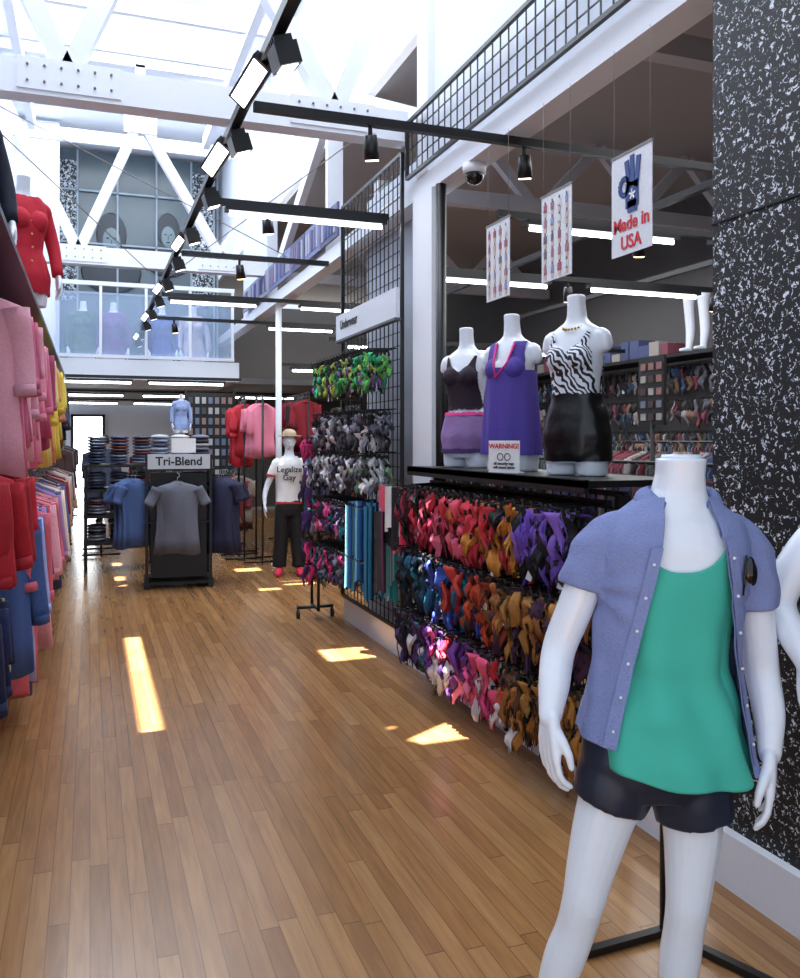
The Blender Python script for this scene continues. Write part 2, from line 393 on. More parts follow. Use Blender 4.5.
# ---------------------------------------------------------------- garments
def rnd(a,b_): return random.uniform(a,b_)
def jit(c,a=.12): k=1+rnd(-a,a); return (min(1,c[0]*k),min(1,c[1]*k),min(1,c[2]*k),1)
def shirt(b,o,ang,col,L=.7,W=.21,sl=.25,th=.03,hang=True,splay=.35,collar=True):
    o=Vector(o); M=Matrix.Rotation(R(ang),3,'Z'); ph=rnd(0,6); ln=rnd(-.03,.03)
    prof=[(0,.05,.5),(-.012,.07,.6),(-.035,W*.62,.75),(-.06,W*.92,.9),(-.11,W*.95,1),(-.2,W*.88,1.1),(-.36,W*.84,1.15),(-.6*L-.05,W*.86,1.3),(-.8*L,W*.9,1.5),(-L,W*.96,1.6)]
    rings=[]; n=20
    for i,(z,w,t) in enumerate(prof):
        ring=[]
        for k in range(n):
            a=2*math.pi*k/n; f=1+ (.5*math.sin(3*a+ph)+.4*math.sin(5*a+ph*2))*min(1,i/5)
            ring.append(o+M@Vector((w*math.cos(a)+ln*z,th*t*f*math.sin(a)+.018*math.sin(6*z+ph+math.cos(a)*3)*min(1,i/4),z+ (.02*math.sin(2*a+ph) if i==len(prof)-1 else 0))))
        rings.append(ring)
    b.loft(rings,col)
    for s in(-1,1):
        A=Vector((s*W*.80,0,-.075)); D=Vector((s*splay,rnd(-.2,.2),-1)).normalized(); E=A+D*(sl+.06)
        rr=[]; m=6
        for i in range(m+1):
            t=i/m; P=A.lerp(E,t)+Vector((0,.018*math.sin(4*t+ph),0)); r=.068-.018*t*min(1,sl/.3); nx=Vector((D.z*-s,0,D.x*s)).normalized()
            rr.append([o+M@(P+nx*r*math.cos(a)+Vector((0,1,0))*r*.5*math.sin(a)*(1+.35*math.sin(3*a+ph+3*t))) for a in [2*math.pi*k/10 for k in range(10)]])
        b.loft(rr,col)
        if sl>.3:
            dk=(col[0]*.8,col[1]*.8,col[2]*.8,1); b.tube([o+M@E,o+M@(E-D*.05)],.052,dk,n=10)
    if collar:
        dk=(col[0]*.72,col[1]*.72,col[2]*.72,1)
        b.tube([o+M@Vector((-.055,0,-.008)),o+M@Vector((-.03,-.028,-.03)),o+M@Vector((0,-.034,-.045)),o+M@Vector((.03,-.028,-.03)),o+M@Vector((.055,0,-.008)),o+M@Vector((.03,.02,.0)),o+M@Vector((-.03,.02,.0)),o+M@Vector((-.055,0,-.008))],.008,dk,n=6)
    if hang:
        b.tube([o+Vector((0,0,-.01)),o+Vector((0,0,.045)),o+M@Vector((.02,0,.06)),o+M@Vector((.018,0,.085)),o+M@Vector((-.005,0,.095))],.003,C(170,170,170),n=5)
def brief(b,o,ang,col,w=.09,h=.2,tag=False,th=.009,kind=0):
    o=Vector(o); M=Matrix.Rotation(R(ang),3,'Z'); ph=rnd(0,6); n=12; sk=rnd(-.6,.6)
    if kind==0: prof=[(0,.92,.5),(-.12,1,.7),(-.34,.98,1.0),(-.5,.72,1.1),(-.66,.34,1.0),(-.85,.2,.8),(-1,.12,.6)]
    elif kind==1: prof=[(0,.25,.8),(-.15,.45,1.4),(-.45,.5,2.0),(-.8,.48,2.2),(-1,.36,1.8)]
    elif kind==3: prof=[(0,.15,.8),(-.2,.24,1.3),(-.6,.26,1.6),(-.9,.32,1.6),(-1,.22,1.2)]
    else: prof=[(0,.9,.6),(-.14,.5,1.0),(-.4,.34,1.2),(-.8,.22,1.1),(-1,.06,.6)]
    rings=[]
    for (z,ww,t) in prof:
        rings.append([o+M@Vector((w*ww*math.cos(a)*(1+.18*math.sin(3*a+ph+z*6))-sk*z*z*.08,th*t*(1+.9*math.sin(4*a+ph+z*2))*math.sin(a)+.018*math.sin(6*z+ph),z*h+.03*math.sin(ph+3*a)*(-z))) for a in [2*math.pi*k/n for k in range(n)]])
    b.loft(rings,col)
    if kind in(2,3):
        dk=(col[0]*.6,col[1]*.6,col[2]*.6,1)
        for s in(-1,1): b.tube([o+M@Vector((s*w*.6,0,-.02)),o+M@Vector((s*w*(.8+.2*math.sin(ph)),-.015,-h*.6)),o+M@Vector((s*w*.5,-.02,-h*1.25))],.0035,dk,n=4)
    b.tube([o+M@Vector((-w*.9,0,.012)),o+M@Vector((0,0,.02)),o+M@Vector((w*.9,0,.012))],.004,C(25,25,25),n=5)
    for s in(-1,1): b.box(o+M@Vector((s*w*.7,0,.005)),(.012,.014,.025),C(30,30,32),M)
    if tag: b.box(o+M@Vector((w*.5,-.032,-.08-rnd(0,.05))),(.032,.002,.055),C(245,245,247),M@Matrix.Rotation(rnd(-.4,.4),3,'Y'))
def drape(b,o,ang,cols,w=.07,h=.6):
    o=Vector(o); M=Matrix.Rotation(R(ang),3,'Z'); ph=rnd(0,6); n=16
    rings=[]
    for i in range(9):
        t=i/8
        rings.append([o+M@Vector((w*(.5+.5*t)*(1+.12*math.sin(5*t+ph))*math.cos(a),.03*(1+.5*math.sin(5*a+ph))*math.sin(a),-h*t+.02*math.sin(a*2+ph)*t)) for a in [2*math.pi*k/n for k in range(n)]])
    vs=[p for r in rings for p in r]; o0=len(b.V); b.V+=[tuple(v) for v in vs]
    for i in range(8):
        for j in range(n):
            k=(j+1)%n; b.F.append([o0+i*n+j,o0+i*n+k,o0+(i+1)*n+k,o0+(i+1)*n+j]); b.C.append(cols[(j//2)%len(cols)]); b.S.append(True)
def clothes_rail(x,y0,y1,z,cols,L=.7,step=.085,sl=.3,W=.21,posts=True,base=0,name='clothing_rail',ang=0,spl=.12,sw=16,jx=.03,lv=.82):
    g=grp(name); b=MB(); y=y0
    while y<y1:
        c=cols(y) if callable(cols) else random.choice(cols)
        shirt(b,(x+rnd(-jx,jx),y,z-.1),ang+rnd(-sw,sw),jit(c),L*rnd(lv,1.08),W*rnd(.88,1.05),sl*rnd(.5,1.1),splay=spl)
        y+=step*rnd(.7,1.35)
    b.obj('garments',FAB,g)
    b=MB(); b.tube([(x,y0-.1,z),(x,y1+.1,z)],.014)
    if posts:
        for yy in (y0-.1,y1+.1):
            b.tube([(x,yy,z),(x,yy,base)],.014); b.tube([(x-.25,yy,base+.03),(x+.25,yy,base+.03)],.016)
    b.obj('rail',BLK,g); return g
def up(y):
    if y<6.7: return random.choice([C(242,155,180),C(234,135,165),C(247,180,200),C(224,115,150)])
    if y<7.1: return C(190,80,120)
    if y<9.6: return random.choice([C(246,225,110),C(240,210,85),C(248,236,160),C(232,150,110),C(245,215,90)])
    return random.choice([C(70,70,100),C(170,100,70),C(50,50,60),C(130,140,120),C(200,190,180)])
def lo(y):
    if y<5.7: return random.choice([C(244,175,180),C(230,110,130),C(170,175,225),C(245,220,140),C(60,90,150),C(200,60,80)])
    if y<7.5: return random.choice([C(240,150,140),C(244,175,190),C(230,115,145),C(185,145,210),C(145,160,220),C(130,200,190),C(244,205,165),C(90,155,200),C(60,85,140),C(195,60,80)])
    return random.choice([C(80,90,140),C(140,40,60),C(60,60,70),C(220,170,150),C(80,130,140),C(230,210,190)])
clothes_rail(-.56,4.45,12.5,2.42,up,L=.84,sl=.42,W=.24,posts=False,name='upper_clothing_rail',step=.085,sw=26,jx=.06,lv=.75)
clothes_rail(-.56,3.9,4.95,1.60,lambda y: random.choice([C(190,28,45),C(165,22,40)]) if y<4.72 else C(246,228,140),L=.50,sl=.36,W=.23,posts=False,name='middle_clothing_rail',step=.085,sw=24,jx=.05)
clothes_rail(-.62,3.9,4.75,1.00,lambda y:random.choice([C(32,45,95),C(24,34,75)]) if y<4.6 else C(245,232,150),L=.56,sl=.34,W=.23,posts=False,name='lower_clothing_rail',step=.085,sw=24,jx=.05)
clothes_rail(-.52,5.1,12.5,1.34,lo,L=1.04,sl=.5,W=.22,posts=False,name='lower_clothing_rail',step=.08,sw=28,jx=.07,lv=.7)
g=grp('wall_rack_frame'); b=MB()
for y in (3.2,4.9,6.6,8.3,10,11.7,13): b.box((-.98,y,1.25),(.05,.05,2.5)); b.box((-.76,y,2.42),(.4,.03,.03)); b.box((-.76,y,1.34),(.4,.03,.03))
b.box((-.66,8.1,2.5),(.68,9.9,.03)); b.obj('frame',BLK,g)
# mid shop
DK=[C(50,50,60),C(100,70,70),C(70,80,105),C(36,36,42),C(130,50,60),C(170,160,150)]
clothes_rail(.15,12.6,13.1,1.6,DK,L=1.0)
clothes_rail(-.5,14,19,1.6,DK,L=1.0)
clothes_rail(1.4,12.4,13.0,1.45,DK,L=1.0,sw=50)
clothes_rail(2.0,12.3,13.0,1.2,DK,L=.8,sw=50)
clothes_rail(1.2,16,19,1.5,[C(150,60,60),C(60,60,90),C(200,190,170)],L=1.0)
clothes_rail(.9,14,15.5,1.5,DK,L=1.0,sw=40)
clothes_rail(2.12,11.15,11.4,2.2,[C(240,140,165),C(245,160,180)],L=.8,W=.17,sw=30,name='shirt_stand')
clothes_rail(1.95,11.55,11.8,2.2,[C(205,45,60),C(190,35,50)],L=.8,W=.17,sw=30,name='shirt_stand')
clothes_rail(3.0,11.6,13.5,1.5,[C(60,40,50),C(40,80,120),C(120,50,50),C(40,40,45)],L=1.0)
clothes_rail(2.95,12,13.5,2.3,[C(150,30,45),C(100,30,40),C(40,40,45)],L=.7)
clothes_rail(2.85,9.3,10.2,2.0,[C(30,80,120),C(50,110,150),C(30,30,45)],L=.8)
clothes_rail(3.9,3.2,9,1.45,[C(25,25,30),C(90,50,65),C(50,50,90),C(120,110,120),C(60,60,60)],L=.95)
clothes_rail(5.3,3.5,10,1.6,[C(45,45,50),C(120,50,65),C(50,70,110),C(160,150,150),C(80,90,80)],L=.95)
clothes_rail(3.7,10.4,15,1.5,[C(60,30,45),C(30,50,80),C(120,60,50),C(30,30,35)],L=1.0)
# ---------------------------------------------------------------- underwear racks
BK=C(25,23,28)
def pick(y,table):
    for lim,cs in table:
        if y>lim: return random.choice(cs)
    return random.choice(table[-1][1])
T0=[(4.85,[BK,C(60,20,40),C(150,30,60)]),(4.45,[C(225,60,100),C(210,50,70),C(238,110,140),C(120,30,50)]),(4.0,[C(215,50,65),C(235,90,110),C(205,110,60),C(220,60,80)]),(3.6,[C(195,124,48),C(180,105,35),C(225,155,65),C(220,60,70)]),(3,[C(110,75,185),C(140,100,200),BK])]
T1=[(4.8,[C(20,50,65),C(30,80,110),BK]),(4.45,[C(40,110,150),C(30,60,80),C(60,80,160),C(50,140,160)]),(4.15,[C(50,80,170),C(170,35,60),C(200,60,50),C(40,110,150)]),(3.8,[C(205,75,40),C(190,100,50),C(150,60,40),C(60,30,30)]),(3,[C(180,124,60),C(150,92,45),C(70,35,60)])]
T2=[(4.9,[C(25,20,40),C(90,60,120)]),(4.5,[C(120,60,150),C(50,110,130),C(80,40,110),C(230,225,230)]),(4.0,[C(235,80,140),C(240,130,165),C(220,60,90),C(120,60,150)]),(3.7,[C(210,45,55),C(235,225,228),C(230,80,120)]),(3,[C(195,132,60),C(165,105,45),C(215,160,85),C(90,55,35)])]
g=grp('underwear_display_rack'); b=MB(); fr=MB()
KD=[0,0,1,1,2,2,3,3]
for r,(z,T) in enumerate(((1.31,T0),(.92,T1),(.53,T2))):
    fr.box((2.13,4.2,z+.03),(.03,2.05,.03))
    y=3.2
    while y<5.2:
        fr.tube([(2.13,y,z+.03),(1.86,y,z+.015),(1.85,y,z+.035)],.005,n=6)
        yc=y
        for lay in (0,1,2,3):
            for k in range(4):
                kd=random.choice([0,0,0,1,1,2,3])
                brief(b,(1.88+.06*k+rnd(-.02,.02)+.015*lay,y+rnd(-.035,.035),z-.01-.07*lay+rnd(-.015,.015)),90+rnd(-45,45),jit(pick(yc+rnd(-.16,.16),T),.2),rnd(.04,.065),rnd(.09,.17),random.random()<.15,.008,kd)
        y+=.085
for y in (3.14,4.2,5.22): fr.box((2.16,y,.7),(.03,.03,1.36))
b.obj('underwear',FAB,g); fr.obj('frame',BLK,g)
g=grp('underwear_wall_display'); b=MB(); fr=MB()
P=[(2.27,[C(90,170,80),C(60,190,130),C(130,80,150),C(60,60,70),C(200,215,110),C(40,110,80)]),
   (1.82,[C(170,170,185),C(120,120,140),C(215,210,215),C(80,80,95),BK]),
   (1.5,[C(185,180,195),C(140,140,170),C(120,150,120),C(215,215,220),C(60,60,70)]),
   (1.1,[C(235,60,140),C(110,60,130),C(70,60,95),C(40,120,140),C(240,130,180)]),
   (.7,[C(70,60,95),C(215,60,130),C(40,80,100),C(120,120,135)])]
for z,cs in P:
    y=5.95
    while y<7.4:
        fr.tube([(2.14,y,z+.03),(1.86,y,z+.02),(1.85,y,z+.04)],.005,n=6)
        if z>1.2 or y>6.5:
            for lay in (0,1,2):
                for k in range(4): brief(b,(1.89+.06*k,y+rnd(-.03,.03),z-.01-.075*lay+rnd(-.01,.01)),90+rnd(-45,45),jit(random.choice(cs),.25),rnd(.03,.05),rnd(.07,.12),random.random()<.14,.008,random.choice(KD))
        y+=.09
for i in range(14):
    drape(b,(1.9+.05*(i%4),5.62+.06*i,1.12+.02*(i%3)),rnd(40,100),random.choice([[C(40,130,170),C(20,30,60)],[C(30,160,160),C(200,220,220)],[C(140,70,110),C(60,60,60)],[C(160,150,130),C(60,40,50)],[C(50,110,180),C(130,200,210)]]),.06,.68*rnd(.8,1.05))
for i in range(8):
    drape(b,(1.95+.03*(i%2),5.25+.07*i,1.30),rnd(60,120),[[C(230,45,85),C(240,90,120)],[C(50,160,100),C(235,235,235)],[C(20,20,25),C(40,40,45)]][i%3],.055,.42*rnd(.7,1.1))
b.obj('underwear',FAB,g); fr.obj('hooks',BLK,g)
g=grp('rolling_rack'); b=MB(); X0,Y0=1.93,7.55
for y in (Y0-.12,Y0+.12): b.tube([(X0,y,.08),(X0,y,1.65)],.014)
b.tube([(X0,Y0-.12,1.65),(X0,Y0+.12,1.65)],.014); b.tube([(X0-.17,Y0,.1),(X0+.17,Y0,.1)],.016); b.tube([(X0,Y0-.12,.1),(X0,Y0+.12,.1)],.016)
for x in (X0-.16,X0+.16):
    b.tube([(x-.012,Y0,.04),(x+.012,Y0,.04)],.04,n=14); b.tube([(x,Y0,.05),(x,Y0,.1)],.01)
b.obj('frame',BLK,g)
b=MB()
for z in (1.6,1.4,1.2,.95,.7,.5):
    for k in range(10): brief(b,(X0-.1+.025*k,Y0+rnd(-.09,.09),z+rnd(-.03,.03)),rnd(0,180),jit(random.choice([C(225,60,130),C(60,50,90),C(150,150,160),C(90,60,130)])),.045,.16,kind=random.choice(KD))
b.obj('underwear',FAB,g)
g=grp('display_shelf'); b=MB(); b.box((2.25,4.2,1.43),(.55,2.15,.03)); b.box((1.985,4.2,1.42),(.02,2.15,.06))
b.obj('shelf_board',BLK,g)
g=grp('warning_sign',(2.03,3.98,1.447),-60); b=MB(); b.box((0,0,.085),(.19,.004,.17),C(240,240,242)); b.box((0,.02,.005),(.19,.05,.008),C(240,240,242)); b.obj('card',VC,g)
RED=mat('sign_red',C(200,30,45),.6); BLU=mat('sign_blue',C(45,70,130),.6); INK=mat('ink_black',C(20,20,22),.6)
text('heading','WARNING!',.036,RED,g,(0,-.004,.14),(90,0,0))
b=MB()
for a in(-1,1):
    for k in range(12):
        t0=2*math.pi*k/12;t1=2*math.pi*(k+1)/12; b.tube([(a*.022+.018*math.cos(t0),-.004,.085+.018*math.sin(t0)),(a*.022+.018*math.cos(t1),-.004,.085+.018*math.sin(t1))],.0025,n=4)
b.obj('cuffs_print',INK,g); text('small_print','all security tags\nwill sound alarm',.02,INK,g,(0,-.004,.04),(90,0,0))
def poster(y,kind):
    g=grp('hanging_poster',(2.2,y,2.65),0); b=MB(); b.box((0,0,0),(.004,.29,.44),C(225,228,236)); b.obj('sheet',VC,g)
    b=MB()
    for s in(-1,1): b.tube([(0,s*.13,.22),(0,s*.13,.71)],.0012,n=4)
    b.box((0,0,.222),(.01,.3,.012)); b.obj('hanger',MGREY,g)
    if kind:
        text('caption','Made in\nUSA',.082,RED,g,(-.004,0,-.13),(90,0,-90))
        b=MB(); x=-.005
        for k in range(14):
            t0=2*math.pi*k/14;t1=2*math.pi*(k+1)/14
            b.beam((x,.045+.034*math.cos(t0),.075+.036*math.sin(t0)),(x,.045+.034*math.cos(t1),.075+.036*math.sin(t1)),.004,.024)
        for (y0,z0,y1,z1) in ((.01,.07,.03,.185),(-.015,.065,-.01,.2),(-.04,.055,-.058,.185)): b.beam((x,y0,z0),(x,y1,z1),.004,.028)
        b.box((x,-.01,.03),(.004,.09,.11)); b.box((x,-.012,-.02),(.004,.065,.05)); b.obj('hand_print',BLU,g)
        b=MB()
        for k in range(5):
            a=math.pi/2+2*math.pi*k/5; b.beam((x-.003,-.015,.03),(x-.003,-.015+.022*math.cos(a),.03+.022*math.sin(a)),.002,.008)
        b.obj('star_print',VC,g)
    else:
        b=MB()
        for i in range(5):
            for j in range(4):
                yy=-.105+.07*j; zz=.155-.08*i; cc=random.choice([C(170,120,130),C(150,155,190),C(110,110,120),C(200,180,170),C(170,90,110),C(215,215,220)])
                b.box((-.004,yy,zz),(.003,rnd(.02,.035),.04),cc); b.box((-.004,yy,zz-.028),(.003,.022,.03),C(215,190,175))
                b.ell((-.005,yy,zz+.028),(.002,.008,.010),C(140,110,100),n=8,m=4)
        b.obj('photo_prints',VC,g)
poster(3.11,1); poster(3.74,0); poster(4.39,0)
# ---------------------------------------------------------------- mannequins
def srings(rows,n=36,e=.88):
    out=[]
    for (z,cx,cy,w,d) in rows:
        r=[]
        for k in range(n):
            a=2*math.pi*k/n; c,s=math.cos(a),math.sin(a)
            r.append(Vector((cx+w*math.copysign(abs(c)**e,c),cy+d*math.copysign(abs(s)**e,s),z)))
        out.append(r)
    return out
def interp(rows,z):
    rows=sorted(rows)
    if z<=rows[0][0]: return rows[0][1:]
    for a,b_ in zip(rows,rows[1:]):
        if z<=b_[0]:
            t=(z-a[0])/(b_[0]-a[0]); t=t*t*(3-2*t)*.5+t*.5
            return tuple(a[i]*(1-t)+b_[i]*t for i in range(1,5))
    return rows[-1][1:]
def dense(rows,n):
    z0=min(r[0] for r in rows); z1=max(r[0] for r in rows)
    return [(z0+(z1-z0)*i/n,)+tuple(interp(rows,z0+(z1-z0)*i/n)) for i in range(n+1)]
def hand(b,w,d,s,pn,curl=.3,k=1):
    w=Vector(w);d=Vector(d).normalized();s=Vector(s);s=(s-d*s.dot(d)).normalized();pn=Vector(pn);pn=(pn-d*pn.dot(d)-s*pn.dot(s)).normalized()
    for off,ln,bx in ((.033,.074,0),(.0115,.084,.004),(-.0105,.078,.001),(-.031,.060,-.008)):
        kn=w+d*(.086+bx)*k+s*off*k
        b.tube([w-d*.01+s*off*.5*k,w+d*.045*k+s*off*.85*k,kn],[.017*k,.0155*k,.0115*k],n=10,rnd=True)
        p=kn; a=curl*.5; pts=[p]
        for seg in (.45,.3,.25):
            p=p+(d*math.cos(a)+pn*math.sin(a)+s*off*1.5)*ln*seg*k; pts.append(p); a+=curl
        b.tube(pts,[.0098*k,.0092*k,.0086*k,.0074*k],n=8,rnd=True)
    t=w+d*.012*k+s*.018*k
    b.tube([t,w+d*.040*k+s*.042*k+pn*.010,w+d*.070*k+s*.056*k+pn*.020,w+d*.098*k+s*.056*k+pn*.026],[.016*k,.0135*k,.0108*k,.0082*k],n=10,rnd=True)
def body(rows,arms,legs,vox,head=False,knees=()):
    b=MB(); b.loft(srings(dense(rows,40)))
    for ch,hd in arms:
        b.tube([c[0] for c in ch],[c[1] for c in ch],n=18,rnd=True,sub=5)
        if hd: hand(b,*hd)
    for kx in knees: b.ell(kx,(.036,.032,.05))
    for ch in legs:
        b.tube([c[0] for c in ch],[c[1] for c in ch],n=20,rnd=True,sub=5)
        a=Vector(ch[-1][0])
        b.tube([a+Vector((0,.03,-.045)),a+Vector((0,-.05,-.045)),a+Vector((0,-.12,-.06)),a+Vector((0,-.17,-.07))],[.036,.038,.032,.02],n=12,rnd=True)
    if head:
        hz,hx=head
        b.ell((hx,-.01,hz),(.072,.092,.115),n=20,m=14); b.ell((hx,-.03,hz-.06),(.05,.06,.055)); b.ell((hx,-.105,hz-.01),(.012,.018,.025))
        b.ell((hx,-.095,hz-.055),(.025,.012,.01))
        for s in(-1,1): b.ell((hx+s*.072,.0,hz-.005),(.012,.02,.03))
    return remesh(b,vox,4)
def shell(me,keep,off,name,m,parent,fold=0):
    bm=bmesh.new(); bm.from_mesh(me); bm.normal_update()
    dl=[f for f in bm.faces if not keep(f.calc_center_median())]
    bmesh.ops.delete(bm,geom=dl,context='FACES')
    for v in bm.verts:
        k=off+(fold*noise.noise(Vector((v.co.x*14,v.co.y*14,v.co.z*6))) if fold else 0)
        v.co+=v.normal*k
    for _ in range(3):
        be=[v for v in bm.verts if v.is_boundary]
        bmesh.ops.smooth_vert(bm,verts=be,factor=.5,use_axis_x=True,use_axis_y=True,use_axis_z=True)
    o=bpy.data.meshes.new(name); bm.to_mesh(o); bm.free()
    for p in o.polygons:p.use_smooth=True
    return mkobj(name,o,m,parent)
male=[(.80,-.02,0,.12,.075),(.84,-.02,0,.155,.098),(.90,-.018,0,.162,.105),(.98,-.012,0,.15,.10),(1.06,-.005,0,.142,.097),(1.15,.005,0,.15,.10),(1.27,.018,0,.170,.113),(1.36,.028,0,.170,.11),(1.41,.03,.005,.148,.095),(1.445,.034,.008,.105,.078),(1.475,.04,.008,.076,.066),(1.50,.043,.006,.064,.060),(1.54,.045,0,.058,.058),(1.575,.046,-.004,.060,.060)]
FG=grp('male_mannequin',(1.327,1.751,0),-20.04)
larm=[((-.12,.0,1.37),.040),((-.172,.0,1.31),.045),((-.212,.015,1.20),.045),((-.250,.02,1.10),.042),((-.272,-.03,1.02),.038),((-.288,-.07,.960),.028)]
rarm=[((.185,.0,1.37),.040),((.222,.0,1.27),.045),((.243,.015,1.14),.044),((.256,.02,1.04),.042),((.256,-.02,.95),.038),((.245,-.05,.865),.028)]
lleg=[((-.095,0,.83),.085),((-.125,0,.74),.077),((-.15,0,.66),.070),((-.178,-.005,.56),.059),((-.195,-.01,.49),.052),((-.212,.005,.41),.049),((-.24,.02,.32),.050),((-.275,.03,.2),.038),((-.30,.03,.1),.032)]
rleg=[((.06,0,.83),.085),((.07,0,.74),.079),((.075,0,.66),.071),((.068,-.005,.56),.060),((.06,-.01,.48),.052),((.055,.005,.40),.049),((.05,.02,.31),.050),((.045,.03,.2),.038),((.04,.03,.1),.032)]
bm_=body(male,[(larm,((-.290,-.075,.950),(-.02,-.12,-1),(.35,-1,0),(1,.35,0),.42,.98)),(rarm,((.243,-.055,.855),(-.03,-.1,-1),(-.5,-1,0),(-1,.5,0),.32,1.0))],[lleg,rleg],.004,knees=((-.193,-.032,.49),(.06,-.032,.485)))
mkobj('body',bm_,GLOSS,FG)
b=MB(); b.tube([(.046,-.004,1.570),(.046,-.004,1.584)],[.05,.046],n=28); b.obj('neck_cap',GLOSS,FG)
TEAL=mat('teal_jersey',C(66,184,164),.85,bump=.25,bscale=9)
tk=[(.70,.030,-.012,.195,.148),(.85,.015,-.01,.190,.145),(.95,.0,-.005,.176,.130),(1.06,.0,0,.154,.112),(1.15,.008,0,.152,.110),(1.27,.018,0,.174,.121),(1.36,.028,0,.172,.117),(1.41,.03,.005,.150,.102),(1.445,.034,.008,.108,.085),(1.475,.04,.008,.080,.073)]
def tankobj():
    b=MB(); n=160; rows=80; rings=[]
    for i in range(rows+1):
        t=i/rows; ring=[]
        for k in range(n):
            ph=-math.pi+2*math.pi*k/n
            a=abs(math.degrees(ph)+1)
            top=1.31+.15*min(1,(a/46))**2.4 if a<46 else (1.455 if a<58 else (1.36 if a<125 else 1.42))
            hem=.822-.022*math.sin(ph)-.012*math.cos(ph*2)+.005*math.sin(ph*7)
            z=hem+(top-hem)*t
            cx,cy,w,d=interp(tk,z); s_,c_=math.sin(ph),-math.cos(ph)
            x=cx+w*math.copysign(abs(s_)**.88,s_); y=cy+d*math.copysign(abs(c_)**.88,c_)
            f=.010*(1-t)*math.sin(ph*8+z*9)+.004*noise.noise(Vector((x*9,z*6,y*9)))+.0055*math.sin(22*(z-.5*x)+4*noise.noise(Vector((x*6,z*5,0))))*(1-t*.6)
            ring.append(Vector((x+s_*f,y+c_*f,z)))
        rings.append(ring)
    b.loft(rings,cap=False); o=b.obj('tank_top',TEAL,FG)
    m=o.modifiers.new('s','SOLIDIFY'); m.thickness=.003; m.offset=-1
tankobj()
CHAM=mat('chambray',C(128,140,188),.85,bump=.4,bscale=150)
def shirtobj():
    rows=[(.72,0,0,.232,.165),(.80,0,0,.229,.163),(.9,0,0,.208,.154),(1.0,.004,0,.188,.14),(1.1,.008,0,.177,.128),(1.22,.016,0,.180,.130),(1.3,.022,0,.188,.134),(1.37,.028,0,.184,.130),(1.41,.03,.003,.174,.118),(1.44,.034,.006,.146,.100),(1.465,.038,.009,.108,.084),(1.49,.042,.01,.080,.072),(1.53,.042,.01,.070,.066)]
    b=MB(); b.loft(srings(dense(rows,44),48))
    b.tube([(-.06,.004,1.392),(-.115,.003,1.388),(-.158,.003,1.355),(-.180,.004,1.31),(-.196,.006,1.255)],[.056,.056,.057,.058,.060],n=24,sub=4)
    b.tube([(.12,.004,1.388),(.175,.003,1.385),(.21,.003,1.345),(.226,.004,1.28),(.234,.006,1.205)],[.056,.056,.057,.058,.059],n=24,sub=4)
    me=remesh(b,.006,9)
    bm=bmesh.new(); bm.from_mesh(me)
    for v in bm.verts:
        z=v.co.z; lowf=max(0,min(1,(1.3-z)/.4)); x,y=v.co.x,v.co.y
        ang=math.atan2(y,x)
        k=.004*noise.noise(Vector((x*10,y*10,z*5)))+.0035*noise.noise(Vector((x*26,y*26,z*12)))+.007*lowf*math.sin(ang*10+z*6)
        for sx,ax,az in ((-1,-.15,1.26),(1,.2,1.24)):
            dx,dz=(x-ax)*-sx,z-az; rr=math.hypot(dx,dz)
            if dx>-.02 and rr<.22 and y<0: k+=.0045*(math.sin(math.atan2(dz,dx+.05)*9)+.5)*max(0,1-rr/.22)
        if (x<-.15 or x>.2) and z>1.2: k+=.0025*math.sin(z*70+y*35+x*30)
        v.co+=Vector((math.cos(ang),math.sin(ang),0))*max(k,-.004)
    def cut(pt,nm):
        gg=list(bm.verts)+list(bm.edges)+list(bm.faces)
        bmesh.ops.bisect_plane(bm,geom=gg,plane_co=pt,plane_no=nm,dist=1e-5)
    nL=Vector((.58,0,-.135)).normalized(); pL=Vector((-.018,0,1.447)); nR=Vector((.665,0,.095)).normalized(); pR=Vector((.100,0,1.47))
    nH=Vector((.085,0,.43)).normalized(); pH=Vector((0,0,.862))
    cut(pL,nL); cut(pR,nR); cut(Vector((0,0.0,0)),Vector((0,1,0))); cut(pH,nH); cut(Vector((0,0,1.482)),Vector((0,0,1)))
    dl=[]
    for f in bm.faces:
        c=f.calc_center_median()
        if (c.y<0 and nL.dot(c-pL)>0 and nR.dot(c-pR)<0) or nH.dot(c-pH)<0 or c.z>1.482: dl.append(f)
    bmesh.ops.delete(bm,geom=dl,context='FACES')
    o=bpy.data.meshes.new('open_shirt'); bm.to_mesh(o); bm.free()
    for p in o.polygons:p.use_smooth=True
    ob=mkobj('open_shirt',o,CHAM,FG); m=ob.modifiers.new('s','SOLIDIFY'); m.thickness=.004; m.offset=-1
    b=MB(); rings=[]; n=60
    for j in range(7):
        t=j/6; ring=[]
        for i in range(n+1):
            ph=R(38+284*i/n); fr=max(0,math.cos(ph)); e=fr**1.5
            seam=Vector((.042+math.sin(ph)*.080,.008-math.cos(ph)*(.074+.016*e),1.470-.065*e))
            fold=Vector((.043+math.sin(ph)*(.077+.006*e),.010-math.cos(ph)*(.070+.016*e),1.502-.050*e))
            tip=Vector((.042+math.sin(ph)*(.106+.012*e),.008-math.cos(ph)*(.094+.040*e),1.462-.125*e))
            p=seam.lerp(fold,t*3) if t<=1/3 else fold.lerp(tip,(t-1/3)*1.5)+Vector((math.sin(ph),-math.cos(ph),1.0))*.006*math.sin(math.pi*(t-1/3)*1.5)
            ring.append(p)
        rings.append(ring)
    b.loft(rings,cap=False,closed=False); c=b.obj('collar',CHAM,FG); m=c.modifiers.new('s','SOLIDIFY'); m.thickness=.003
    def fy(x,z):
        cx,cy,w,d=interp(rows,z); q=min(.98,abs((x-cx)/w)); return cy-d*(1-q**2.27)**(.44)
    b=MB(); bt=MB()
